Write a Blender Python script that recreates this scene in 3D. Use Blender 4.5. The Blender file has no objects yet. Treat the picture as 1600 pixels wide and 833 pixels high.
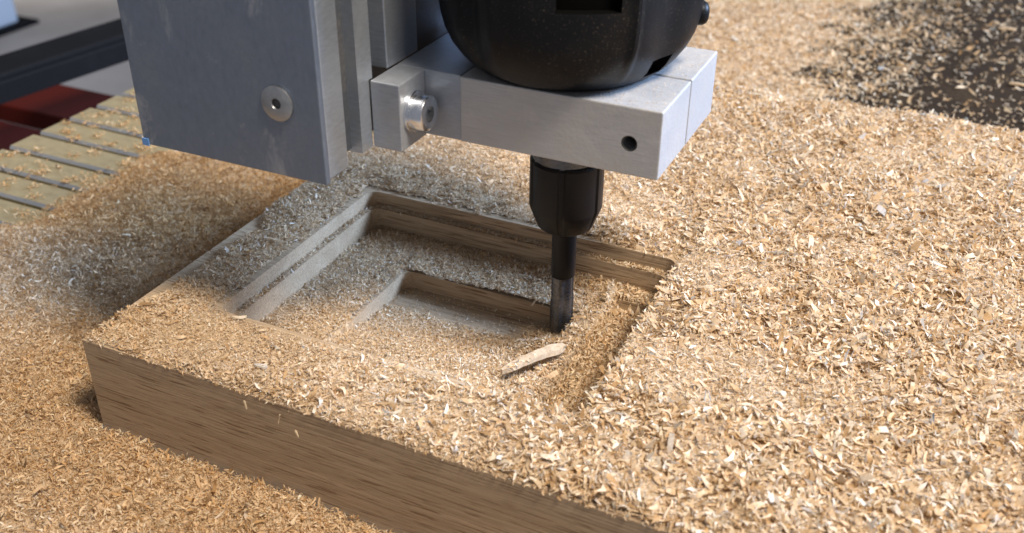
import bpy, bmesh, math, random
import numpy as np
from mathutils import Matrix, Vector

S = 0.001                      # the code below is written in millimetres
C = bpy.context.scene.collection
scn = bpy.context.scene
rng = np.random.default_rng(7)
random.seed(7)

# ------------------------------------------------------------------ camera
cam = bpy.data.cameras.new('camera')
co = bpy.data.objects.new('camera', cam)
C.objects.link(co)
CM = ((0.9066450005, -0.2239634646, 0.3575405005),
      (0.4218257843, 0.4659379026, -0.7777948821),
      (0.0076059657, 0.8560036433, 0.5169138341))
CT = (216.713, -171.249, 174.217)
FPX = 1610.97
co.matrix_world = Matrix([[*CM[0], CT[0]*S], [*CM[1], CT[1]*S], [*CM[2], CT[2]*S], [0, 0, 0, 1]])
cam.sensor_width = 36.0
cam.lens = FPX*36.0/1600.0
cam.clip_start = 0.01
cam.clip_end = 60.0
cam.dof.use_dof = True
cam.dof.focus_distance = 0.315
cam.dof.aperture_fstop = 17.0
scn.camera = co

# ------------------------------------------------------------------ light
scn.view_settings.view_transform = 'Standard'
scn.view_settings.look = 'None'
scn.view_settings.gamma = 1.0
scn.view_settings.exposure = 0.0
scn.render.engine = 'CYCLES'
w = bpy.data.worlds.new('World')
scn.world = w
w.use_nodes = True
w.node_tree.nodes['Background'].inputs[0].default_value = (0.88, 0.90, 1.0, 1)
w.node_tree.nodes['Background'].inputs[1].default_value = 0.27

def area(name, direction, dist, sx, sy, power, col, target=(100, 80, 0)):
    l = bpy.data.lights.new(name, 'AREA')
    l.shape = 'RECTANGLE'; l.size = sx; l.size_y = sy
    l.energy = power; l.color = col
    o = bpy.data.objects.new(name, l); C.objects.link(o)
    d = Vector(direction).normalized()
    o.location = Vector(target)*S + d*dist
    o.rotation_euler = d.to_track_quat('Z', 'Y').to_euler()
    return o
area('ceiling_lamp', (0.53, -0.14, 1.0), 1.5, 0.34, 0.34, 39.0, (1.0, 0.865, 0.70))
area('window_light', (1.0, 0.75, 0.62), 2.0, 0.8, 0.6, 100.0, (0.45, 0.65, 1.0))
wl = area('floor_fill_lamp', (0, 0, 1), 1.5, 0.7, 0.7, 30.0, (1.0, 0.93, 0.86), target=(-3000, 2700, -700))  # unseen lamp added to brighten the distant floor
wl.data.spread = math.radians(75)

# ------------------------------------------------------------------ material helpers
def new_mat(name):
    m = bpy.data.materials.new(name); m.use_nodes = True
    nt = m.node_tree
    return m, nt, nt.nodes['Principled BSDF']
def N(nt, t, **kw):
    n = nt.nodes.new(t)
    for k, v in kw.items():
        if k in n.inputs: n.inputs[k].default_value = v
        else: setattr(n, k, v)
    return n
def coords(nt, scale=(1, 1, 1), rot=(0, 0, 0), kind='Object'):
    tc = N(nt, 'ShaderNodeTexCoord'); mp = N(nt, 'ShaderNodeMapping')
    mp.inputs['Scale'].default_value = scale; mp.inputs['Rotation'].default_value = rot
    nt.links.new(tc.outputs[kind], mp.inputs['Vector'])
    return mp.outputs['Vector']
def noise(nt, vec, scale, detail=4, rough=0.55, dist=0.0):
    n = N(nt, 'ShaderNodeTexNoise')
    n.inputs['Scale'].default_value = scale; n.inputs['Detail'].default_value = detail
    n.inputs['Roughness'].default_value = rough; n.inputs['Distortion'].default_value = dist
    nt.links.new(vec, n.inputs['Vector'])
    return n.outputs['Fac']
def ramp(nt, fac, stops):
    r = N(nt, 'ShaderNodeValToRGB')
    e = r.color_ramp.elements
    while len(e) < len(stops): e.new(0.5)
    for i, (p, c) in enumerate(stops):
        e[i].position = p
        e[i].color = (*c, 1) if len(c) == 3 else c
    nt.links.new(fac, r.inputs['Fac'])
    return r.outputs['Color']
def mixc(nt, fac, a, b, mode='MIX'):
    m = N(nt, 'ShaderNodeMix'); m.data_type = 'RGBA'; m.blend_type = mode
    for sock, v in ((m.inputs[0], fac), (m.inputs[6], a), (m.inputs[7], b)):
        if hasattr(v, 'links') or hasattr(v, 'is_output'): nt.links.new(v, sock)
        elif isinstance(v, (int, float)): sock.default_value = v
        else: sock.default_value = (*v, 1)
    return m.outputs[2]
def bump(nt, bsdf, h, strength, dist):
    b = N(nt, 'ShaderNodeBump')
    b.inputs['Strength'].default_value = strength; b.inputs['Distance'].default_value = dist
    nt.links.new(h, b.inputs['Height']); nt.links.new(b.outputs['Normal'], bsdf.inputs['Normal'])

def metal(name, base, rough, metallic=1.0, grain=(40, 40, 400), dust=0.0, dustcol=(0.55, 0.47, 0.36), scratch=0.25, bumpy=0.15, spec=0.5, scuff=0.0):
    m, nt, b = new_mat(name)
    v = coords(nt, grain); v1 = coords(nt)
    n1 = noise(nt, v, 6, 6, 0.65)
    n2 = noise(nt, v1, 60, 6, 0.6)
    n3 = noise(nt, v1, 900, 3, 0.6)
    c = ramp(nt, n1, [(0.3, tuple(x*(1-scratch) for x in base)), (0.7, tuple(min(1, x*(1+scratch*0.7)) for x in base))])
    c = mixc(nt, ramp(nt, n2, [(0.35, (0, 0, 0)), (0.75, (0.6, 0.6, 0.6))]), c, tuple(x*0.84 for x in base))
    if scuff:
        ns = noise(nt, coords(nt, (1, 1, 0.6), (0.3, 0.5, 0.4)), 38, 8, 0.72, 1.2)
        c = mixc(nt, ramp(nt, ns, [(0.55, (0, 0, 0)), (0.70, (scuff,)*3)]), c, (0.62, 0.63, 0.65))
    if dust:
        df = ramp(nt, n2, [(0.42, (0, 0, 0)), (0.72, (dust, dust, dust))])
        df2 = mixc(nt, 1.0, df, ramp(nt, n3, [(0.35, (0.25,)*3), (0.65, (1, 1, 1))]), 'MULTIPLY')
        c = mixc(nt, df2, c, dustcol)
        mm = N(nt, 'ShaderNodeMath', operation='MULTIPLY_ADD')
        nt.links.new(df2, mm.inputs[0]); mm.inputs[1].default_value = -metallic; mm.inputs[2].default_value = metallic
        nt.links.new(mm.outputs[0], b.inputs['Metallic'])
    else:
        b.inputs['Metallic'].default_value = metallic
    b.inputs['Specular IOR Level'].default_value = spec
    nt.links.new(c, b.inputs['Base Color'])
    r = N(nt, 'ShaderNodeMapRange')
    nt.links.new(n1, r.inputs['Value']); r.inputs['To Min'].default_value = rough-0.10; r.inputs['To Max'].default_value = rough+0.14
    nt.links.new(r.outputs[0], b.inputs['Roughness'])
    bump(nt, b, n3, bumpy, 0.0002)
    return m

M = {}
M['plate'] = metal('brushed_grey_plate', (0.205, 0.245, 0.315), 0.42, 0.65, (120, 120, 60), dust=0.25, dustcol=(0.36, 0.38, 0.41), scratch=0.12, scuff=0.6)
M['alu'] = metal('milled_aluminium', (0.38, 0.42, 0.49), 0.42, 0.55, (60, 60, 300), dust=0.25, scratch=0.15)
M['alu_rail'] = metal('grey_blue_rail_aluminium', (0.42, 0.475, 0.56), 0.40, 0.72, (60, 60, 300), dust=0.2, dustcol=(0.36, 0.36, 0.36), scratch=0.18, scuff=0.35)
M['alu_dusty'] = metal('dusty_cast_aluminium', (0.50, 0.51, 0.53), 0.46, 0.5, (25, 500, 500), dust=0.6, dustcol=(0.52, 0.47, 0.41), scratch=0.15, bumpy=0.45, scuff=0.5)
M['dark_groove'] = metal('recess_shade_metal', (0.09, 0.105, 0.13), 0.5, 0.5, dust=0.2)  # dark tone paints in the shade of the carriage recesses
M['steel'] = metal('bright_zinc_steel', (0.80, 0.83, 0.88), 0.22, 1.0, (100, 100, 100), scratch=0.08, bumpy=0.05)
M['screw'] = metal('worn_screw_steel', (0.38, 0.40, 0.43), 0.34, 0.9, (80, 80, 80), dust=0.4, dustcol=(0.36, 0.35, 0.34), scratch=0.15)
M['dark_steel'] = metal('dark_tool_steel', (0.13, 0.14, 0.16), 0.27, 0.9, (80, 80, 400), dust=0.12, scratch=0.25)
M['nut'] = metal('black_oxide_shank_shade', (0.009, 0.009, 0.010), 0.40, 0.0, (80, 80, 80), scratch=0.2, spec=0.25)
M['socket'] = metal('shadowed_socket_steel', (0.09, 0.09, 0.09), 0.5, 0.8)

def plastic(name, base, rough, dust, dustcol, dscale=40, bstr=0.15, spec=0.4):
    m, nt, b = new_mat(name)
    v = coords(nt)
    n2 = noise(nt, v, dscale, 6, 0.65); n3 = noise(nt, v, 1600, 3, 0.65)
    sp = ramp(nt, n3, [(0.60, (0, 0, 0)), (0.72, (1, 1, 1))])
    cl = ramp(nt, n2, [(0.42, (0.12,)*3), (0.70, (dust,)*3)])
    f = mixc(nt, 1.0, sp, cl, 'MULTIPLY')
    c = mixc(nt, f, base, dustcol)
    c = mixc(nt, ramp(nt, n2, [(0.5, (0, 0, 0)), (0.85, (0.05,)*3)]), c, dustcol)
    nt.links.new(c, b.inputs['Base Color'])
    b.inputs['Roughness'].default_value = rough; b.inputs['Specular IOR Level'].default_value = spec
    bump(nt, b, n3, bstr, 0.0002)
    return m
M['black_plastic'] = plastic('dusty_black_plastic', (0.007, 0.008, 0.010), 0.40, 0.45, (0.26, 0.21, 0.15), spec=0.14)
M['black_void'] = plastic('void_black', (0.004, 0.004, 0.004), 0.9, 0.02, (0.02, 0.02, 0.02), spec=0.0)  # black stands in for the darkness inside the slit and vents
M['beam'] = plastic('blue_black_painted_steel', (0.008, 0.008, 0.009), 0.7, 0.5, (0.12, 0.12, 0.13), 16, spec=0.06)
M['red'] = plastic('dark_red_paint', (0.075, 0.008, 0.005), 0.7, 0.4, (0.16, 0.05, 0.03), 10, spec=0.15)
M['mat'] = plastic('black_rubber', (0.022, 0.015, 0.010), 0.95, 0.8, (0.45, 0.30, 0.15), 30, spec=0.05)
M['blue_paint'] = plastic('pale_blue_paint', (0.48, 0.57, 0.70), 0.5, 0.1, (0.4, 0.4, 0.4), 5)
M['film'] = plastic('blue_film', (0.14, 0.32, 0.70), 0.4, 0.05, (0.4, 0.4, 0.4), 5)
M['floor'] = None
m, nt, b = new_mat('worn_concrete')
v = coords(nt)
c = ramp(nt, noise(nt, v, 2.2, 6, 0.6), [(0.35, (0.30, 0.265, 0.23)), (0.65, (0.46, 0.42, 0.385))])
nt.links.new(c, b.inputs['Base Color']); b.inputs['Roughness'].default_value = 0.6
M['floor'] = m
m, nt, b = new_mat('olive_anodised_aluminium')
v = coords(nt, (20, 40, 40)); v1 = coords(nt)
c = ramp(nt, noise(nt, v, 8, 5), [(0.3, (0.28, 0.225, 0.125)), (0.7, (0.36, 0.295, 0.165))])
c = mixc(nt, ramp(nt, noise(nt, v1, 1500, 3), [(0.55, (0, 0, 0)), (0.7, (0.6,)*3)]), c, (0.52, 0.40, 0.22))
nt.links.new(c, b.inputs['Base Color']); b.inputs['Metallic'].default_value = 0.35; b.inputs['Roughness'].default_value = 0.5
M['olive'] = m

# oak: grain runs along X
m, nt, b = new_mat('oak_wood')
v = coords(nt, (7, 420, 420)); v2 = coords(nt, (48, 1250, 1250)); v3 = coords(nt, (2.2, 30, 46))
base = ramp(nt, noise(nt, v3, 3.0, 6, 0.65, 0.6), [(0.28, (0.37, 0.275, 0.18)), (0.5, (0.44, 0.335, 0.225)), (0.72, (0.51, 0.40, 0.28))])
fine = ramp(nt, noise(nt, v, 4.0, 7, 0.75), [(0.38, (0.70, 0.67, 0.64)), (0.58, (1.06, 1.05, 1.04))])
c = mixc(nt, 1.0, base, fine, 'MULTIPLY')
pn = noise(nt, v2, 1.4, 2, 0.5); dm = noise(nt, coords(nt, (8, 60, 60)), 2.0, 3, 0.5)
gm = N(nt, 'ShaderNodeNewGeometry'); sx = N(nt, 'ShaderNodeSeparateXYZ'); nt.links.new(gm.outputs['Normal'], sx.inputs[0])
ab = N(nt, 'ShaderNodeMath', operation='ABSOLUTE'); nt.links.new(sx.outputs['X'], ab.inputs[0])
pores = ramp(nt, pn, [(0.385, (0.50, 0.43, 0.37)), (0.425, (1, 1, 1))])
pores = mixc(nt, ramp(nt, dm, [(0.46, (0, 0, 0)), (0.70, (0.75,)*3)]), pores, (1, 1, 1))
pores = mixc(nt, ramp(nt, ab.outputs[0], [(0.4, (0, 0, 0)), (0.8, (0.85,)*3)]), pores, (1, 1, 1))
c = mixc(nt, 1.0, c, pores, 'MULTIPLY')
cut = noise(nt, coords(nt, (30, 30, 1500)), 1.0, 2, 0.5)
nt.links.new(c, b.inputs['Base Color']); b.inputs['Roughness'].default_value = 0.62
mxh = N(nt, 'ShaderNodeMath', operation='MULTIPLY_ADD'); nt.links.new(cut, mxh.inputs[0]); mxh.inputs[1].default_value = 0.5; nt.links.new(pn, mxh.inputs[2])
bump(nt, b, mxh.outputs[0], 0.3, 0.0004)
M['oak'] = m

# shavings: colour per flake from a mesh attribute, thin enough to let light through
def chip_mat(name, amt):
    m, nt, b = new_mat(name)
    at = N(nt, 'ShaderNodeAttribute'); at.attribute_name = 'tint'
    v = coords(nt)
    n = ramp(nt, noise(nt, v, 1400, 3, 0.6), [(0.3, (0.78, 0.75, 0.70)), (0.65, (1, 1, 1))])
    c = mixc(nt, 1.0, at.outputs['Color'], n, 'MULTIPLY')
    nt.links.new(c, b.inputs['Base Color']); b.inputs['Roughness'].default_value = 0.8
    b.inputs['Specular IOR Level'].default_value = 0.15
    tr = N(nt, 'ShaderNodeBsdfTranslucent'); nt.links.new(c, tr.inputs['Color'])
    mx = N(nt, 'ShaderNodeMixShader'); mx.inputs[0].default_value = amt
    nt.links.new(b.outputs[0], mx.inputs[1]); nt.links.new(tr.outputs[0], mx.inputs[2])
    nt.links.new(mx.outputs[0], nt.nodes['Material Output'].inputs['Surface'])
    return m
M['chip'] = chip_mat('wood_shaving', 0.35)
m, nt, b = new_mat('packed_sawdust')
v = coords(nt)
c = ramp(nt, noise(nt, v, 700, 5, 0.7), [(0.36, (0.36, 0.235, 0.12)), (0.62, (0.70, 0.54, 0.37))])
nt.links.new(c, b.inputs['Base Color']); b.inputs['Roughness'].default_value = 0.9
bump(nt, b, noise(nt, v, 900, 5, 0.7), 1.0, 0.0012)
M['bed'] = m

# ------------------------------------------------------------------ mesh helpers
def link_mesh(name, verts, faces, mat, parent=None, smooth=False):
    me = bpy.data.meshes.new(name)
    me.from_pydata([(x*S, y*S, z*S) for x, y, z in verts], [], faces)
    me.materials.append(mat)
    if smooth: me.polygons.foreach_set('use_smooth', [True]*len(me.polygons))
    o = bpy.data.objects.new(name, me); C.objects.link(o)
    if parent is not None: o.parent = parent
    return o
def obj(name, bm, mat, parent=None, bevel=0.0, seg=2, smooth=False):
    bmesh.ops.recalc_face_normals(bm, faces=bm.faces)
    for vv in bm.verts: vv.co = vv.co*S
    me = bpy.data.meshes.new(name); bm.to_mesh(me); bm.free()
    me.materials.append(mat)
    if smooth: me.polygons.foreach_set('use_smooth', [True]*len(me.polygons))
    o = bpy.data.objects.new(name, me); C.objects.link(o)
    if parent is not None: o.parent = parent
    if bevel:
        md = o.modifiers.new('soft_edges', 'BEVEL'); md.width = bevel*S; md.segments = seg
        md.limit_method = 'ANGLE'; md.angle_limit = math.radians(35)
        md.harden_normals = False
    return o
def box(bm, x0, x1, y0, y1, z0, z1):
    v = [bm.verts.new(p) for p in ((x0, y0, z0), (x1, y0, z0), (x1, y1, z0), (x0, y1, z0), (x0, y0, z1), (x1, y0, z1), (x1, y1, z1), (x0, y1, z1))]
    for f in ((0, 3, 2, 1), (4, 5, 6, 7), (0, 1, 5, 4), (1, 2, 6, 5), (2, 3, 7, 6), (3, 0, 4, 7)):
        bm.faces.new([v[i] for i in f])
def boxobj(name, dims, mat, parent=None, bevel=0.0, seg=2):
    bm = bmesh.new(); box(bm, *dims)
    return obj(name, bm, mat, parent, bevel, seg)
def lathe(bm, cx, cy, prof, n=48, axis='z', caps=True, wob=None):
    rings = []
    for r, h in prof:
        ring = []
        for i in range(n):
            a = 2*math.pi*i/n
            rr = r*(wob(a, h) if wob else 1)
            p, q = rr*math.cos(a), rr*math.sin(a)
            if axis == 'z': ring.append(bm.verts.new((cx+p, cy+q, h)))
            elif axis == 'x': ring.append(bm.verts.new((h, cx+p, cy+q)))
            else: ring.append(bm.verts.new((cx+p, h, cy+q)))
        rings.append(ring)
    for a, b_ in zip(rings, rings[1:]):
        for i in range(n):
            bm.faces.new((a[i], a[(i+1) % n], b_[(i+1) % n], b_[i]))
    if caps:
        bm.faces.new(rings[0]); bm.faces.new(rings[-1])
def empty(name, loc):
    o = bpy.data.objects.new(name, None); C.objects.link(o)
    o.location = (loc[0]*S, loc[1]*S, loc[2]*S); o.empty_display_size = 0.01
    return o
def adopt(parent, *os):
    for o in os:
        o.parent = parent
        o.matrix_parent_inverse = Matrix.Translation(parent.location).inverted()
def tag(o, label=None, cat=None, group=None, kind=None):
    if label: o['label'] = label
    if cat: o['category'] = cat
    if group: o['group'] = group
    if kind: o['kind'] = kind
    return o
def sharp(o, deg=38):
    me = o.data
    me.polygons.foreach_set('use_smooth', [True]*len(me.polygons))
    me.set_sharp_from_angle(angle=math.radians(deg))
    return o

# ------------------------------------------------------------------ numpy noise
def vnoise(x, y, scale, seed, octs=3):
    out = np.zeros_like(x); amp = 1.0; tot = 0
    for o in range(octs):
        g = np.random.default_rng(seed*31+o).random((64, 64))
        u = x/scale; v_ = y/scale
        i = np.floor(u).astype(int); j = np.floor(v_).astype(int)
        fu = u-i; fv = v_-j; fu = fu*fu*(3-2*fu); fv = fv*fv*(3-2*fv)
        a = g[i % 64, j % 64]; b_ = g[(i+1) % 64, j % 64]; c_ = g[i % 64, (j+1) % 64]; d_ = g[(i+1) % 64, (j+1) % 64]
        out += amp*((a*(1-fu)+b_*fu)*(1-fv)+(c_*(1-fu)+d_*fu)*fv)
        tot += amp; amp *= 0.5; scale *= 0.5
    return out/tot
def sst(a, b_, x):
    t = np.clip((x-a)/(b_-a), 0, 1); return t*t*(3-2*t)

# ------------------------------------------------------------------ the place: floor, table, board
PX0, PX1, PY0, PY1 = 25.8, 144.2, 29.3, 118.1        # pocket outline
IX0, IX1, IY0, IY1 = 54.0, 119.0, 44.0, 93.6         # deeper pocket being cut
ZL, ZF, ZI = -5.6, -14.0, -20.5
RX0, RX1, RY0, RY1, ZR = 125.5, 141.6, 32.0, 108.0, -33.0   # lane along the right wall, sunk deeper to darken it with shade
BX1, BY1, BZ0 = 335.0, 279.3, -40.0

fl = boxobj('floor', (-6000, 3000, -1500, 6000, -760, -700), M['floor'])
tag(fl, kind='structure')

mt = boxobj('black_board', (-140, 560, 306, 1150, -47, -38), M['mat'], bevel=0.8)
tag(mt, 'black machine board strewn with loose chips behind the oak slab', 'board')

tb = empty('grooved_table', (0, 150, -52))
tag(tb, 'olive aluminium work table with parallel grooves under the heap of chips', 'table')
adopt(tb, boxobj('table_bed', (-201, 330, 32, 300, -60, -49), M['olive'], bevel=0.5))
sb = bmesh.new(); 
prof = [(0, -48.9), (0, -43.6), (-1.3, -43.0), (-1.3, -41.4), (-0.2, -40.0), (14.3, -40.0), (14.9, -40.6), (14.9, -43.0), (14.6, -43.6), (14.6, -48.9)]
va = [sb.verts.new((-204, y, z)) for y, z in prof]; vb = [sb.verts.new((330, y, z)) for y, z in prof]
for i in range(len(prof)):
    sb.faces.new((va[i], va[(i+1) % len(prof)], vb[(i+1) % len(prof)], vb[i]))
sb.faces.new(va); sb.faces.new(vb)
for f_ in sb.faces:
    cz = f_.calc_center_median()
    if abs(cz.y+0.75) < 0.1 and abs(cz.z+40.7) < 0.1: f_.material_index = 1
slat0 = obj('slat', sb, M['olive']); slat0.data.materials.append(M['alu'])
for k in range(-6, 8):
    s_ = slat0 if k == -6 else slat0.copy()
    if k != -6: C.objects.link(s_)
    s_.location = (0, (149+19.5*k)*S, 0)
    adopt(tb, s_)

# dark beam and red boards under the table end (far left)
def ground_pt(u, v, z):
    r = [CM[i][0]*(u-800)/FPX - CM[i][1]*(v-416.5)/FPX - CM[i][2] for i in range(3)]
    s = (z-CT[2])/r[2]
    return np.array([CT[i]+s*r[i] for i in range(3)])
ZB = -70.0
n0, n1 = ground_pt(0, 116, ZB), ground_pt(196, 53, ZB)
f0 = ground_pt(0, 86, ZB)
d_ = (n1-n0)/np.linalg.norm(n1-n0); wv = np.array([-d_[1], d_[0], 0.0])
if np.dot(wv, f0-n0) < 0: wv = -wv
wid = abs(np.dot(f0-n0, wv)); hb = 19.5
a0, a1 = n0-d_*260, n1+d_*420
bm = bmesh.new()
prof = [(0, -1.6), (1.6, 0), (wid, 0), (wid, -hb), (-0.6, -hb), (-0.6, -6.2), (0.5, -5.2), (0.5, -4.4), (0, -4.0)]
ra = [bm.verts.new(tuple(a0+wv*q+np.array([0, 0, h]))) for q, h in prof]
rb = [bm.verts.new(tuple(a1+wv*q+np.array([0, 0, h]))) for q, h in prof]
for i in range(len(prof)): bm.faces.new((ra[i], ra[(i+1) % len(prof)], rb[(i+1) % len(prof)], rb[i]))
bm.faces.new(ra); bm.faces.new(rb)
beam = obj('steel_beam', bm, M['beam'], bevel=0.3)
tag(beam, 'blue black painted steel beam running past the end of the grooved table', 'beam')
for (y0, y1, z, lab) in ((352, 405, -140, 'narrow dark red board beyond the dark gap below the beam'),
                         (160, 338, -146, 'wide dark red board nearest the grooved table end')):
    r_ = boxobj('red_board', (-900, -120, y0, y1, z-16, z), M['red'], bevel=1.5)
    tag(r_, lab, 'board', 'red boards under the table')
p = ground_pt(3, 45, -700)
bp_ = empty('blue_post', (p[0], p[1], -700))
tag(bp_, 'pale blue painted post standing on the concrete floor at far left', 'post')
adopt(bp_, boxobj('post', (p[0]-90, p[0]+22, p[1]-40, p[1]+40, -690, 300), M['blue_paint'], bevel=6),
      boxobj('foot_plate', (p[0]-150, p[0]+50, p[1]-80, p[1]+80, -700, -690), M['beam'], bevel=2))

# ------------------------------------------------------------------ oak block with stepped pocket
def rrect(x0, x1, y0, y1, r, n=6):
    pts = []
    for cx, cy, a in ((x1-r, y0+r, -90), (x1-r, y1-r, 0), (x0+r, y1-r, 90), (x0+r, y0+r, 180)):
        for i in range(n+1):
            t = math.radians(a+90*i/n); pts.append((cx+r*math.cos(t), cy+r*math.sin(t)))
    return pts
bm = bmesh.new()
def loop(pts, z): return [bm.verts.new((x, y, z)) for x, y in pts]
def bridge(a, b_):
    for i in range(len(a)): bm.faces.new((a[i], a[(i+1) % len(a)], b_[(i+1) % len(b_)], b_[i]))
def fill_between(*loops):
    es = []
    for L in loops:
        for i in range(len(L)):
            p_, q_ = L[i], L[(i+1) % len(L)]
            e = bm.edges.get((p_, q_)) or bm.edges.new((p_, q_))
            es.append(e)
    bmesh.ops.triangle_fill(bm, use_beauty=True, use_dissolve=False, edges=es)
ob = [(0, 0), (BX1, 0), (BX1, BY1), (0, BY1)]
eb = 0.7
ob2 = [(eb, eb), (BX1-eb, eb), (BX1-eb, BY1-eb), (eb, BY1-eb)]
o_bot = loop(ob, BZ0); o_mid = loop(ob, -eb); o_top = loop(ob2, 0)
bm.faces.new(o_bot); bridge(o_bot, o_mid); bridge(o_mid, o_top)
P = rrect(PX0, PX1, PY0, PY1, 4.0); P2 = rrect(PX0+2.3, PX1-2.3, PY0+2.3, PY1-2.3, 3.6); Q = rrect(IX0, IX1, IY0, IY1, 4.0); Q2 = rrect(IX0+.5, IX1-.5, IY0+.5, IY1-.5, 3.6)
l0 = loop(P, 0); l1 = loop(P, ZL); l2 = loop(P2, ZL); l3 = loop(P2, ZF); q0 = loop(Q, ZF); q1 = loop(Q, ZI)
bridge(l0, l1); bridge(l1, l2); bridge(l2, l3); bridge(q0, q1); bm.faces.new(q1)
RL = rrect(RX0, RX1, RY0, RY1, 4.0); k0 = loop(RL, ZF); k1 = loop(RL, ZR)
bridge(k0, k1); bm.faces.new(k1)
fill_between(o_top, l0); fill_between(l3, q0, k0)
block = obj('oak_slab', bm, M['oak'])
tag(block, 'thick oak slab with a stepped rectangular pocket being milled into it', 'wooden board')

# ------------------------------------------------------------------ chips
def zone(x, y):
    """0 table, 1 slab top, 2 pocket floor, 3 deep pocket, 4 board behind"""
    z = np.zeros(x.shape, int)
    top = (x > 0.6) & (x < BX1) & (y > 0.6) & (y < BY1-0.6)
    z[top] = 1
    z[(x > PX0) & (x < PX1) & (y > PY0) & (y < PY1)] = 5          # ledge ring
    z[(x > PX0+2.3) & (x < PX1-2.3) & (y > PY0+2.3) & (y < PY1-2.3)] = 2
    z[(x > IX0) & (x < IX1) & (y > IY0) & (y < IY1)] = 3
    z[(x > RX0) & (x < RX1) & (y > RY0) & (y < RY1)] = 7
    z[(y > 302)] = 4
    z[(y >= BY1-0.6) & (y <= 302)] = 6
    z[(z == 0) & (x > -0.8) & (y > -0.8) & (y < BY1)] = 6
    return z
def heights(x, y):
    """top of the packed chips and its thickness above what lies beneath"""
    z = zone(x, y)
    n1 = vnoise(x+500, y+500, 22, 1); n2 = vnoise(x+500, y+500, 6, 2, 2)
    base = np.choose(z, [np.full(x.shape, -40.0), np.zeros(x.shape), np.full(x.shape, ZF), np.full(x.shape, ZI), np.full(x.shape, -38.0), np.full(x.shape, ZL), np.full(x.shape, -40.0), np.full(x.shape, ZR)])
    t = np.zeros(x.shape)
    # table heap
    xb = -138 - np.clip(92-y, 0, 200)*1.3 + 10*(n1-0.5)
    heap = sst(0, 1, (x-xb)/46)
    tt = heap*(7.0+4.5*(n1-0.4)+2.0*(n2-0.5)) + 6.0*np.exp(-(((x+42)/30)**2+((y-100)/45)**2)) + 1.5*np.exp(-((x/25)**2))*(y > -20) + (20+6*(n1-0.5))*sst(-34, -1, x)*sst(76, 104, y)
    tt = np.where(x < xb, -1.0, tt)
    t = np.where(z == 0, tt, t)
    # slab top
    edge = np.minimum(np.minimum(x, y), BY1-y)
    bare = sst(9, 4, x+3*(n2-.5))*sst(14, 34, y)*sst(90, 72, y)
    t1 = 1.3+2.4*(n1-0.38)+1.2*(n2-0.5)+2.0*sst(120, 200, x)*n1
    dp = np.maximum(np.maximum(PX0-x, (x-PX1)*9), np.maximum(PY0-y, y-PY1)*(1+2*sst(110, 140, x)))
    t1 = t1*sst(-1, 6, edge)*(0.05+0.95*sst(0, 9, dp))+0.15+0.12*sst(0, 3, dp) - 3*bare - 1.5*sst(2.2+1.6*(n2-0.5), 0.7, dp)*sst(122, 108, x)*(n2 > 0.36)
    t = np.where(z == 1, t1, t)
    # pocket floor: drifts against the front wall and the right corner, thinner near the left wall
    f = 1.0+1.6*(n1-0.4)+1.2*(n2-0.5)
    f = f*(0.35+0.65*sst(30, 46, x)) + 9.5*sst(44, 31, y)*sst(126, 104, x)*sst(58, 95, x)*(0.75+0.5*n1)  + 5.0*np.exp(-(((x-112)/9)**2+((y-46)/9)**2))
    f = f + 1.5*sst(118, 104, y)*0 + 0*x
    t = np.where(z == 2, np.maximum(f, 0.15), t)
    g = (1.2+5.0*sst(74, 46, y)+3.0*sst(100, 119, x)*sst(88, 70, y)+1.8*(n1-.5))*sst(84, 76, y+5*(n2-.5)) - 0.5
    g = np.maximum(g, sst(IY0+9, IY0, y)*(6.5+3.0*n1)*sst(56, 66, x))
    g = g + 3.5*np.exp(-(((x-116)/7)**2+((y-78)/8)**2))
    t = np.where(z == 3, g, t)
    lane = 5.0+2.0*(n1-0.4)+(n2-0.5)+13.0*sst(RX0+3.5, RX0-1, x)+10.0*sst(RY1-34, RY1, y)
    t = np.where(z == 7, lane, t)
    # board behind
    dens = sst(240, 40, x+90*(n1-0.5)+30*(n2-0.5))
    t = np.where(z == 4, -0.8+2.2*dens+0.8*(n2-0.5), t)
    t = np.where(z == 5, -0.3, t)
    t = np.where(z == 6, -5.0, t)
    return base+t, t, z

def inview(x, y, z, m=0.10):
    dx, dy, dz = x-CT[0], y-CT[1], z-CT[2]
    a = CM[0][0]*dx+CM[1][0]*dy+CM[2][0]*dz
    b_ = CM[0][1]*dx+CM[1][1]*dy+CM[2][1]*dz
    c_ = -(CM[0][2]*dx+CM[1][2]*dy+CM[2][2]*dz)
    u = a/np.maximum(c_, 1)*FPX/1600; v_ = b_/np.maximum(c_, 1)*FPX/1600
    return (c_ > 20) & (abs(u) < 0.5+m) & (abs(v_) < 0.26+m)

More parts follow.
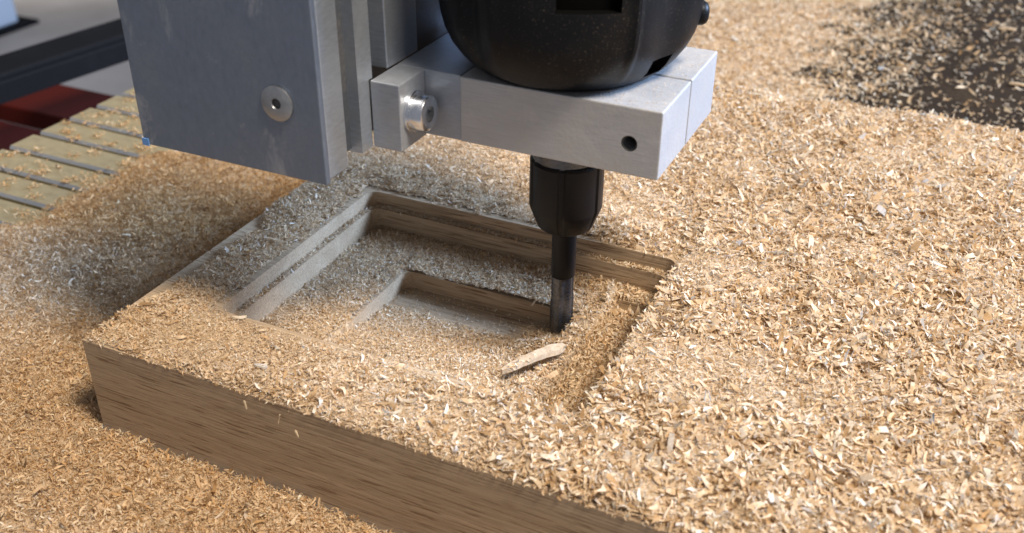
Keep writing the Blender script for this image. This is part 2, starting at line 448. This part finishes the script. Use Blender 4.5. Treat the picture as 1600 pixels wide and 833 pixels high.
# packed bed below the loose flakes: one sheet per zone of support
def bed(name, x0, x1, y0, y1, step, zones, label, cat_kind='stuff'):
    xs = np.arange(x0, x1+step, step); ys = np.arange(y0, y1+step, step)
    X, Y = np.meshgrid(xs, ys, indexing='ij')
    X = X+(rng.random(X.shape)-0.5)*step*0.5; Y = Y+(rng.random(Y.shape)-0.5)*step*0.5
    H, T, Zn = heights(X, Y)
    H = H-0.35+(rng.random(X.shape)-0.5)*0.7
    ok = np.isin(Zn, zones) & (T > 0.1) & inview(X, Y, H, 0.2)
    ny = len(ys)
    i, j = np.meshgrid(np.arange(len(xs)-1), np.arange(ny-1), indexing='ij')
    a = i*ny+j; q = np.stack([a, a+ny, a+ny+1, a+1], -1).reshape(-1, 4)
    okf = ok.reshape(-1); hf = H.reshape(-1); zf = Zn.reshape(-1)
    yf = Y.reshape(-1); xf = X.reshape(-1)
    soft = (np.ptp(hf[q], axis=1) < 15) & (zf[q] >= 2).all(1) & ((yf[q].max(1) < 60) | (xf[q].min(1) > 100))
    keep = okf[q].all(1) & ((np.ptp(zf[q], axis=1) == 0) | soft)
    q = q[keep]
    used, inv = np.unique(q, return_inverse=True)
    V = np.stack([X.reshape(-1), Y.reshape(-1), hf], 1)[used]
    o = mesh_np(name, V, inv.reshape(-1, 4), M['bed'], smooth=True)
    return tag(o, label, None, None, cat_kind)
def mesh_np(name, V, F, mat, tint=None, smooth=False):
    me = bpy.data.meshes.new(name)
    k = F.shape[1]
    me.vertices.add(len(V)); me.vertices.foreach_set('co', (V*S).astype(np.float32).ravel())
    me.loops.add(F.size); me.loops.foreach_set('vertex_index', F.astype(np.int32).ravel())
    me.polygons.add(len(F)); me.polygons.foreach_set('loop_start', np.arange(0, F.size, k, dtype=np.int32))
    me.update(calc_edges=True)
    if smooth: me.polygons.foreach_set('use_smooth', np.ones(len(F), bool))
    if tint is not None:
        at = me.attributes.new('tint', 'FLOAT_COLOR', 'POINT')
        at.data.foreach_set('color', np.concatenate([tint, np.ones((len(V), 1))], 1).astype(np.float32).ravel())
    me.materials.append(mat); me.validate()
    o = bpy.data.objects.new(name, me); C.objects.link(o)
    return o

PAL = np.array([[0.80, 0.64, 0.45], [0.75, 0.57, 0.38], [0.64, 0.44, 0.245], [0.84, 0.735, 0.59], [0.88, 0.81, 0.72], [0.46, 0.30, 0.155], [0.62, 0.55, 0.48]])
def flakes(x, y, z, L, tilt=0.5, segs=3, pale=0.0, curl=1.0, wid=0.33):
    n = len(x)
    W = L*rng.uniform(0.10, wid, n)
    yaw = rng.random(n)*2*np.pi
    pit = rng.normal(0, tilt, n); rol = rng.normal(0, tilt*1.1, n)
    kap = rng.normal(0, 1.8, n)*curl           # bend over the length
    side = rng.normal(0, 0.9, n)*curl          # bend in the plane
    tw = rng.normal(0, 0.9, n)*curl
    t = np.linspace(-0.5, 0.5, segs+1)[None]
    lx = L[:, None]*(np.sinc(kap[:, None]*t/np.pi)*t)
    lz = L[:, None]*kap[:, None]*(t**2-0.08)*0.5
    ly = L[:, None]*side[:, None]*(t**2-0.08)*0.5
    e1 = rng.uniform(0.15, 0.9, n)[:, None]; e2 = rng.uniform(0.05, 0.7, n)[:, None]
    wp = W[:, None]*0.5*(1-(1-e1)*np.clip(-2*t, 0, 1)**1.5-(1-e2)*np.clip(2*t, 0, 1)**1.5)
    ta = tw[:, None]*t*2
    pts = []
    for s in (-1, 1):
        pts.append(np.stack([lx, ly+s*wp*np.cos(ta), lz+s*wp*np.sin(ta)], -1))
    Pt = np.stack(pts, 2)                      # n, seg+1, 2, 3
    def rot(P_, a, i, j):
        c_, s_ = np.cos(a)[:, None, None], np.sin(a)[:, None, None]
        u, v_ = P_[..., i].copy(), P_[..., j].copy()
        P_[..., i] = u*c_-v_*s_; P_[..., j] = u*s_+v_*c_
    rot(Pt, rol, 1, 2); rot(Pt, pit, 0, 2); rot(Pt, yaw, 0, 1)
    Pt = Pt+np.stack([x, y, z], -1)[:, None, None, :]
    V = Pt.reshape(-1, 3)
    k = 2*(segs+1)
    f = np.array([[2*i, 2*i+1, 2*i+3, 2*i+2] for i in range(segs)])
    F = (np.arange(n)[:, None, None]*k+f[None]).reshape(-1, 4)
    pw = np.array([0.28, 0.24, 0.16, 0.13+pale, 0.035+pale, 0.07, 0.015]); pw = pw/pw.sum()
    col = PAL[rng.choice(len(PAL), n, p=pw)]*rng.uniform(0.82, 1.14, n)[:, None]
    col = np.clip(col, 0, 0.9)
    return V, F, np.repeat(col, k, axis=0)
def warm_light_tint(part, amt):  # paints warm shade into the flakes, leaving a paler lit patch at left
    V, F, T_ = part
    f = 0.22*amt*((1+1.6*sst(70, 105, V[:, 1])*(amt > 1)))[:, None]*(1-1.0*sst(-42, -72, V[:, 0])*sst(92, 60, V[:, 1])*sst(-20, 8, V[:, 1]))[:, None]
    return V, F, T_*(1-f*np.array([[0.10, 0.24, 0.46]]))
def stuff(name, parts, label):
    off = 0; Vs, Fs, Ts = [], [], []
    for V, F, T_ in parts:
        Vs.append(V); Fs.append(F+off); Ts.append(T_); off += len(V)
    o = mesh_np(name, np.concatenate(Vs), np.concatenate(Fs), M['chip'], np.concatenate(Ts), smooth=True)
    return tag(o, label, None, None, 'stuff')
def sample(x0, x1, y0, y1, per_mm2, zones, m=0.08):
    n = int((x1-x0)*(y1-y0)*per_mm2)
    x = rng.uniform(x0, x1, n); y = rng.uniform(y0, y1, n)
    h, t, z = heights(x, y)
    k = np.isin(z, zones) & inview(x, y, h, m)
    return x[k], y[k], h[k], t[k], z[k]

BEDS = 'packed layer of fine sawdust under the loose chips '
bed('sawdust', -200, 2, -75, 200, 1.3, [0], BEDS+'on the table')
bed('sawdust', 2, 190, -75, -1, 1.3, [0], BEDS+'on the table before the slab')
bed('sawdust', 0, 300, 0, 280, 1.3, [1], BEDS+'on the slab')
bed('sawdust', 26, 146, 28, 120, 1.0, [2, 3, 7], BEDS+'in the milled pocket')
bed('sawdust', -40, 330, 302, 700, 3.0, [4], BEDS+'on the black board')

# slab top: coarser to the right, finer near the left end
parts = []
x, y, h, t, z = sample(0, 300, 0, 280, 2.3, [1])
gr = sst(40, 185, x+25*(vnoise(x, y, 30, 5)-0.5))
fp = sst(0.60, 0.72, vnoise(x+90, y+40, 26, 12))*0.45
L = (1.35+1.75*gr)*(1-fp)*rng.lognormal(0, 0.38, len(x))
keepp = np.where(t < 0.15, 0.02, np.where(t < 0.35, 0.35, np.where(t < 0.7, 0.75, 1.0)))*(1.0-0.52*gr)
k = rng.random(len(x)) < keepp
x, y, h, L, t = x[k], y[k], h[k], L[k], t[k]
zz = np.maximum(h, 0)+rng.uniform(-0.25, 0.95, len(x))*np.minimum(L, 3.2)*0.33*np.clip(t, 0.3, 1)
parts.append(flakes(x, y, zz, L, 0.5, 3))
x, y, h, t, z = sample(0, 300, 0, 280, 0.035, [1])           # a few large curls on top
k = (rng.random(len(x)) < sst(20, 150, x)*0.9+0.1) & (t > 0.6); x, y, h = x[k], y[k], h[k]
parts.append(flakes(x, y, h+0.9, rng.uniform(3.0, 5.5, len(x)), 0.35, 4, 0.1, 1.1))
x, y, h, t, z = sample(0, 300, 0, 150, 1.6, [1])             # fine dust at the left end
k = (rng.random(len(x)) < 0.35+0.65*sst(110, 50, x)) & (t > 0.15); x, y, h = x[k], y[k], h[k]
parts.append(flakes(x, y, h+rng.uniform(-0.1, 0.5, len(x)), rng.uniform(0.5, 1.5, len(x)), 0.6, 2, 0.08))
n = 900; x = rng.uniform(1, 200, n); y = rng.uniform(-0.5, 1.4, n)
parts.append(flakes(x, y, np.where(y < 0.2, rng.uniform(-0.7, 0.3, n), 0.35), rng.uniform(0.7, 2.2, n), 0.7, 3))
stuff('wood_chips', parts, 'pale curled oak chips heaped over the top of the slab')

# pocket
parts = []
x, y, h, t, z = sample(26, 146, 28, 120, 3.4, [2, 3, 7])
k = rng.random(len(x)) < np.where(t < 0.15, 0.13, 1.0); x, y, h = x[k], y[k], h[k]
L = (1.2+0.8*sst(70, 130, x))*rng.lognormal(0, 0.3, len(x))
parts.append(flakes(x, y, h+rng.uniform(-0.2, 0.7, len(x)), L, 0.6, 3, 0.05))
ss = rng.random(60); parts.append(flakes(113.5+10.5*ss+rng.normal(0, 1.2, 60), 46.5+23*ss+rng.normal(0, 1.0, 60), -5.9-2.7*ss+rng.uniform(-0.4, 0.5, 60), rng.uniform(1.0, 2.6, 60), 0.5, 3))
m_ = 1500; yy = rng.uniform(RY0+1, RY1-6, m_); q_ = rng.random(m_)      # chips sliding down into the lane
parts.append(flakes(RX0-2.6+6.0*q_+rng.normal(0, 0.4, m_), yy, ZF+1.6-9.0*sst(0.35, 1.0, q_)+rng.uniform(-0.2, 0.6, m_), rng.uniform(1.2, 2.6, m_), 0.6, 3))
# loose flakes caught on the ledge round the pocket
n = 2600
s = rng.random(n); w_ = rng.uniform(0.2, 2.2, n); sidep = rng.integers(0, 3, n)
lx = np.where(sidep == 0, PX0+w_, PX0+3+s*(PX1-PX0-6)); ly = np.where(sidep == 0, PY0+3+s*(PY1-PY0-6), PY1-w_)
k = rng.random(n) < 0.25+0.75*sst(0.4, 0.6, vnoise(lx+50, ly+50, 14, 9, 2)); lx, ly = lx[k], ly[k]
parts.append(flakes(lx, ly, np.full(len(lx), ZL+0.35)+rng.random(len(lx))*0.4, rng.uniform(1.0, 2.2, len(lx)), 0.35, 2, 0.1))
stuff('wood_chips', parts, 'fine chips drifted over the floor and ledges of the milled pocket')

# table
parts = []
x, y, h, t, z = sample(-200, 0, -75, 175, 3.6, [0])
k = rng.random(len(x)) < np.where(t < 0.3, np.where(t > -0.5, 0.35, 0.0), 1.0); x, y, h = x[k], y[k], h[k]
L = 1.5*rng.lognormal(0, 0.38, len(x))
parts.append(flakes(x, y, h+rng.uniform(-0.3, 1.0, len(x))*L*0.4, L, 0.7, 3, 0.0, 1.3, 0.26))
x, y, h, t, z = sample(0, 180, -75, 0, 3.4, [0])
L = 1.6*rng.lognormal(0, 0.38, len(x))
parts.append(flakes(x, y, h+rng.uniform(-0.3, 1.0, len(x))*L*0.4, L, 0.7, 3, 0.0, 1.3, 0.26))
# clumps thrown onto the bare grooved table
cx, cy = rng.uniform(-200, -120, 90), rng.uniform(95, 230, 90)
q = rng.integers(0, 90, 2000)
x, y = cx[q]+rng.normal(0, 1.0, 2000)*rng.uniform(.5, 5, 90)[q], cy[q]+rng.normal(0, 1.0, 2000)*2
k = x > -203; x, y = x[k], y[k]
gk = ((y-149+1.3) % 19.5) < 17.3
parts.append(flakes(x, y, np.where(gk, -39.5, -46.0)+rng.random(len(x))*0.8, rng.uniform(1.2, 3.2, len(x)), 0.35, 3))
parts = [warm_light_tint(p_, 1.5) for p_ in parts]  # brown shade beside the slab painted into the table chips
stuff('wood_chips', parts, 'chips heaped on the table round the slab, warm shade painted into their golden tint')

# board behind
parts = []
x, y, h, t, z = sample(-60, 330, 303, 720, 0.5, [4])
k = rng.random(len(x)) < np.clip(sst(-0.75, 0.9, t)*1.0+0.09, 0, 1); x, y, h, t = x[k], y[k], h[k], t[k]
parts.append(flakes(x, y, np.maximum(h, -37.6)+rng.uniform(0, 1.0, len(x)), 3.4*rng.lognormal(0, 0.35, len(x)), 0.35, 2))
parts = [warm_light_tint(p_, 0.99) for p_ in parts]
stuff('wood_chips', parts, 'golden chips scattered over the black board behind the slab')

# ------------------------------------------------------------------ machine: z carriage
zc = empty('z_carriage', (45, 60, 52))
tag(zc, 'grey flat faced vertical carriage with stepped aluminium rails beside the spindle holder', 'machine carriage')
TOP = 190.0
cp = boxobj('cover_plate', (12.9, 73.6, 25.4, 27.2, 54.0, TOP), M['plate'], bevel=0.35)
core = boxobj('carriage_block', (14.0, 73.2, 27.7, 36.4, 54.6, TOP), M['alu_rail'], bevel=0.4)
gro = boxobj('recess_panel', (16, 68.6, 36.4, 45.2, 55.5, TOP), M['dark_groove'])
bm = bmesh.new(); box(bm, 40, 72.0, 45.2, 50.55, 54.6, TOP); box(bm, 40, 72.0, 50.55, 52.4, 74.0, TOP)
r1 = obj('guide_rail', bm, M['alu_rail'])
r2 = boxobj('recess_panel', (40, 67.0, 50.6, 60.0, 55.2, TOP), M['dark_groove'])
r3 = boxobj('guide_rail', (40, 72.2, 60.0, 77, 73.9, TOP), M['alu_rail'], bevel=0.35)
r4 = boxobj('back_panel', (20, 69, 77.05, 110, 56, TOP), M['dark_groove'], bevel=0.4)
bm = bmesh.new()
lathe(bm, 60.9, 74.6, [(4.7, 25.35), (4.7, 24.75), (4.4, 24.55), (1.5, 24.55), (1.35, 24.75), (1.35, 25.2)], 40, 'y', caps=False)
scr = sharp(obj('screw_head', bm, M['screw']))
bm = bmesh.new(); lathe(bm, 60.9, 74.6, [(1.4, 25.30), (1.4, 25.1)], 6, 'y')
sk = obj('hex_socket', bm, M['socket'])
bm = bmesh.new()
for q in range(3):
    pass
lathe(bm, 60.9, 74.6, [(5.4, 25.38), (5.4, 25.33), (4.8, 25.33), (4.8, 25.38)], 40, 'y', caps=False)
rim = obj('countersink', bm, M['plate'])
adopt(zc, cp, core, gro, r1, r2, r3, r4)
for o in (scr, sk, rim):
    adopt(cp, o)
# small blue tape corner at the lower left of the plate
tp = boxobj('protective_film', (12.6, 14.9, 25.15, 25.38, 53.7, 55.8), M['film'])
adopt(cp, tp)

# ------------------------------------------------------------------ spindle bracket
br = empty('spindle_bracket', (120, 90, 54.6))
tag(br, 'thick pale aluminium clamp bracket holding the black router, with a bolt in its ear', 'bracket')
BF, BM_, BB = 64.1, 89.2, 115.5
ZBt, ZBb = 73.7, 54.6
bm = bmesh.new(); box(bm, 92.4, 150, BF, BM_-0.42, ZBb, ZBt)
front = obj('clamp_half', bm, M['alu_dusty'], bevel=0.4)
bm = bmesh.new(); box(bm, 92.4, 150, BM_+0.42, BB, ZBb, ZBt)
back = obj('clamp_half', bm, M['alu_dusty'], bevel=0.4)
slit = boxobj('slit_dark_filler', (95, 147.5, BM_-0.41, BM_+0.41, ZBb+1.5, ZBt-2.0), M['black_void'])  # black filler painted in for the shade of the open slit
neck = boxobj('mount_block', (72.3, 92.38, 64.7, 113, ZBb-0.1, ZBt+0.15), M['alu'], bevel=0.35)
ear = boxobj('bolt_ear', (72.3, 81.3, 50.6, 64.68, ZBb-0.1, ZBt+0.15), M['alu'], bevel=0.35)
# bolt, its axis along X
bm = bmesh.new()
lathe(bm, 57.9, 64.0, [(5.0, 81.9), (5.0, 85.6), (4.75, 86.1), (4.3, 86.3), (2.25, 86.3)], 64, 'x', caps=False)
bolt = sharp(obj('cap_bolt', bm, M['steel']))
bm = bmesh.new(); lathe(bm, 57.9, 64.0, [(6.0, 81.32), (6.0, 82.0), (5.8, 82.2), (4.0, 82.2)], 48, 'x', caps=False)
wsh = sharp(obj('washer', bm, M['steel']))
bm = bmesh.new(); lathe(bm, 57.9, 64.0, [(2.3, 86.29), (2.2, 84.6), (0.01, 84.2)], 6, 'x', caps=False)
hx = obj('hex_socket', bm, M['screw'])
adopt(br, front, back, slit, neck, ear, bolt, wsh)
adopt(bolt, hx)
# threaded hole in the front face: cut a real recess
bm = bmesh.new(); lathe(bm, 141.6, 63.6, [(2.25, 63.0), (2.25, 72.0)], 32, 'y')
cut = obj('cutter', bm, M['dark_groove'])
md = front.modifiers.new('hole', 'BOOLEAN'); md.operation = 'DIFFERENCE'; md.solver = 'EXACT'; md.object = cut
dg = bpy.context.evaluated_depsgraph_get()
me2 = bpy.data.meshes.new_from_object(front.evaluated_get(dg))
front.modifiers.clear(); front.data = me2
bpy.data.objects.remove(cut)
bm = bmesh.new()
prof = []
for i in range(14):
    prof += [(2.23, 64.2+0.5*i), (1.85, 64.45+0.5*i)]
prof.append((0.01, 71.5))
lathe(bm, 141.6, 63.6, prof, 28, 'y', caps=False)
th = obj('threaded_hole', bm, M['socket'])
adopt(front, th)

# ------------------------------------------------------------------ router
AX, AY = 113.5, 90.0
rt = empty('router', (AX, AY, 73.8))
tag(rt, 'dusty black plastic router body seated in the aluminium bracket', 'router')
va_ = math.atan2(-0.778, 0.3575)       # direction towards the viewer
def wob(a, h):
    k = min(1, max(0, (h-74)/14))
    d = (a-va_+math.pi) % (2*math.pi)-math.pi
    r = 1.0
    r += 0.045*math.exp(-((d-0.42)/0.028)**2)*k       # the rib right of the front face
    if d > 0.40: r -= 0.085*k*math.exp(-((d-0.80)/0.24)**2)
    r -= 0.06*k*math.exp(-((d+0.86)/0.10)**2)
    r += 0.018*k*math.exp(-((d+0.62)/0.05)**2)
    r -= 0.012*k*math.exp(-((d)/0.35)**2)
    return r
bm = bmesh.new()
prof = [(20, 73.9), (25.4, 73.9), (26.6, 74.6), (28.6, 76.0), (31.0, 78.4), (33.2, 81.5), (34.8, 85.0), (35.8, 89), (36.4, 94), (36.6, 100), (36.6, 112), (36.3, 130), (36.0, 175)]
lathe(bm, AX, AY, prof, 240, 'z', True, wob)
hs = obj('motor_housing', bm, M['black_plastic'], smooth=True)
hs.data.set_sharp_from_angle(angle=math.radians(50))
def on_body(da, h, out=0.0):
    a = va_+da
    rr = np.interp(h, [p_[1] for p_ in prof], [p_[0] for p_ in prof])*wob(a, h)+out
    return (AX+rr*math.cos(a), AY+rr*math.sin(a), h)
def patch(name, d0, d1, h0, h1, out, depth, mat, n=14):
    bm = bmesh.new(); rows = []
    for o_ in (out, -depth):
        rows.append([[bm.verts.new(on_body(d0+(d1-d0)*i/n, hh, o_)) for i in range(n+1)] for hh in (h0, h1)])
    (a, b_), (c_, d2) = rows
    for i in range(n):
        bm.faces.new((a[i], a[i+1], b_[i+1], b_[i])); bm.faces.new((c_[i], d2[i], d2[i+1], c_[i+1]))
        bm.faces.new((a[i], c_[i], c_[i+1], a[i+1])); bm.faces.new((b_[i], b_[i+1], d2[i+1], d2[i]))
    bm.faces.new((a[0], b_[0], d2[0], c_[0])); bm.faces.new((a[n], c_[n], d2[n], b_[n]))
    return obj(name, bm, mat)
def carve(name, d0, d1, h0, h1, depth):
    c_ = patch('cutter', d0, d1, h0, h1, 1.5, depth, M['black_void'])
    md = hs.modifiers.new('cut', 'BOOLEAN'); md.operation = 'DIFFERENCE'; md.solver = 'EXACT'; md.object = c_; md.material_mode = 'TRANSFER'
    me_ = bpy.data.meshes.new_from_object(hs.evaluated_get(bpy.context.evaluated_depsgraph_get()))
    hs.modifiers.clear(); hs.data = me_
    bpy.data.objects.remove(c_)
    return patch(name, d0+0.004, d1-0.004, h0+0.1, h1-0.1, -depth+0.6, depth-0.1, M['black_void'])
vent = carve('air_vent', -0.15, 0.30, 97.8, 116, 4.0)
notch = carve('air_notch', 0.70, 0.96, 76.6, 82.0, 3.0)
hs.data.set_sharp_from_angle(angle=math.radians(40))
bm = bmesh.new()
kp = on_body(1.42, 89, -1.5); ang = va_+1.42
lathe(bm, 0, 0, [(3.4, 0), (3.3, 2.0), (2.6, 3.1), (1.4, 3.6), (0.01, 3.7)], 24, 'z', caps=False)
rotm = Matrix.Translation(kp) @ Vector((math.cos(ang), math.sin(ang), 0)).to_track_quat('Z', 'Y').to_matrix().to_4x4()
bm.transform(rotm)
knob = sharp(obj('lock_button', bm, M['black_plastic']))
bm = bmesh.new(); lathe(bm, AX+0.8, AY-0.2, [(10.2, 40.5), (10.2, 54.5)], 48)
nose = sharp(obj('spindle_nose', bm, M['dark_steel']))
adopt(rt, hs, vent, notch, knob, nose)

CX, CY = 114.6, 89.8
cn = bmesh.new()
lathe(cn, CX, CY, [(10.5, 43.9), (11.2, 43.2), (11.2, 28.2), (10.9, 27.2), (8.7, 21.4), (8.1, 20.8), (4.0, 20.8)], 144, 'z', False, lambda a, h: 0.955 if h > 23 and ((a+0.35) % (math.pi/3)) < 0.14 else 1.0)
nut = sharp(obj('collet_nut', cn, M['nut']), 30)
tag(nut, 'black collet nut under the bracket gripping the milling bit', 'collet nut')

mb = empty('milling_bit', (CX, CY, -17.8))
tag(mb, 'dark steel straight milling bit cutting inside the pocket', 'milling bit')
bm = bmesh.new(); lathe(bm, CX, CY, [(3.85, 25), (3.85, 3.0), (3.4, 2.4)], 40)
shank = sharp(obj('shank', bm, M['nut']))  # shank blackened to paint in the shadow below the nut
bm = bmesh.new()                                            # two straight flutes
nseg = 24; rings = []
for i in range(nseg+1):
    h = 2.6-i*(2.6+17.7)/nseg; ring = []
    for j in range(40):
        a = 2*math.pi*j/40; aa = (a-0.75+i*0.012) % math.pi
        r = 3.85 if aa < 1.15 else 3.85-1.3*math.sin(min(1, (aa-1.15)/0.5)*math.pi/2)*(1-0.45*max(0, (aa-1.7)/1.44))
        ring.append(bm.verts.new((CX+r*math.cos(a), CY+r*math.sin(a), h)))
    rings.append(ring)
for a, b_ in zip(rings, rings[1:]):
    for i in range(40): bm.faces.new((a[i], a[(i+1) % 40], b_[(i+1) % 40], b_[i]))
bm.faces.new(rings[0]); bm.faces.new(rings[-1])
flute = sharp(obj('fluted_cutter', bm, M['dark_steel']), 30)
adopt(mb, shank, flute)

# ------------------------------------------------------------------ single splinters and flying chips
def splinter(name, p0, p1, w0, w1, th, label, cat, group=None, seed=1, tint=(0.66, 0.50, 0.32)):
    r = random.Random(seed)
    p0, p1 = Vector(p0), Vector(p1); d = p1-p0; n = d.normalized()
    sd = n.cross(Vector((0, 0, 1))).normalized(); up = sd.cross(n)
    V, F = [], []; K = 14
    for i in range(K+1):
        t = i/K; c_ = p0+d*t+up*(math.sin(t*math.pi)*min(d.length*0.03, 0.8))
        w_ = (w0+(w1-w0)*t)*(0.92+0.14*r.random())*(0.35 if i in (0, K) else 0.75 if i in (1, K-1) else 1)
        for sx, sz in ((-1, 0), (1, 0), (0.8, 1), (-0.8, 1)):
            q = c_+sd*(sx*w_/2)+up*(sz*th*(0.94+0.12*r.random())); V.append(tuple(q))
    for i in range(K):
        for j in range(4): F.append((i*4+j, i*4+(j+1) % 4, i*4+4+(j+1) % 4, i*4+4+j))
    F += [(3, 2, 1, 0), (K*4, K*4+1, K*4+2, K*4+3)]
    o = link_mesh(name, V, F, M['chip'])
    at = o.data.attributes.new('tint', 'FLOAT_COLOR', 'POINT')
    at.data.foreach_set('color', [c_ for q_ in range(len(V)) for f_ in [0.86+0.22*r.random()] for c_ in (*[min(0.9, t_*f_) for t_ in tint], 1)])
    return tag(o, label, cat, group)
splinter('wood_splinter', (113.5, 46.5, -7.8), (123.8, 69.4, -10.3), 2.2, 4.8, 1.5, 'large flat splinter lying on the chips in the pocket in front of the bit', 'splinter', None, 2, (0.74, 0.60, 0.44))
splinter('wood_splinter', (169.5, 130.0, 2.8), (180, 134.0, 3.2), 0.8, 1.6, 0.5, 'thin grey splinter on the chips right of the pocket far corner', 'splinter', None, 3, (0.55, 0.50, 0.44))
p = ground_pt(1560, 45, -37); p2 = ground_pt(1588, 47, -37)
splinter('wood_splinter', p, p2, 3, 3.4, 0.8, 'short pale splinter on the black board farther from the slab', 'splinter', None, 4)
p = ground_pt(1576, 131, -37); p2 = ground_pt(1602, 134, -37)
splinter('wood_splinter', p, p2, 2, 3.0, 0.8, 'short pale splinter on the black board nearer the slab', 'splinter', None, 5)
splinter('wood_splinter', (56.0, 8.0, 2.6), (60.0, 8.6, 2.6), 1.2, 1.8, 0.5, 'small whitish flake on the front rim of the slab', 'splinter', None, 7, (0.75, 0.70, 0.64))
def on_front(u, v, y=-1.6):
    r = [CM[i][0]*(u-800)/FPX - CM[i][1]*(v-416.5)/FPX - CM[i][2] for i in range(3)]
    s = (y-CT[1])/r[1]
    return tuple(CT[i]+s*r[i] for i in range(3))
for i, (u, v, l_, lab) in enumerate(((381, 626, 14, 'uppermost tiny falling chip'), (438, 648, 16, 'slender falling chip in the middle of the three'), (461, 672, 12, 'lowest tiny falling chip'))):
    splinter('falling_chip', on_front(u, v), on_front(u+(4, -3, 5)[i], v+l_), 0.75, 0.3, 0.2, lab+' in front of the slab face', 'wood chip', 'chips falling past the front of the slab', 20+i, (0.80, 0.68, 0.50))

n = 700
x = np.concatenate([rng.uniform(74, 149.5, n), rng.uniform(120, 149.5, n//2)]); y = np.concatenate([rng.uniform(64.6, 115, n), rng.uniform(66, 115, n//2)])
k = (np.hypot(x-AX, y-AY) > 26.5) & (abs(y-BM_) > 0.8) & (x > 93)
x, y = x[k], y[k]
stuff('wood_dust', [flakes(x, y, np.full(len(x), ZBt+0.12), rng.uniform(0.3, 0.9, len(x)), 0.15, 2, 0.2)], 'fine wood dust settled on top of the aluminium bracket')
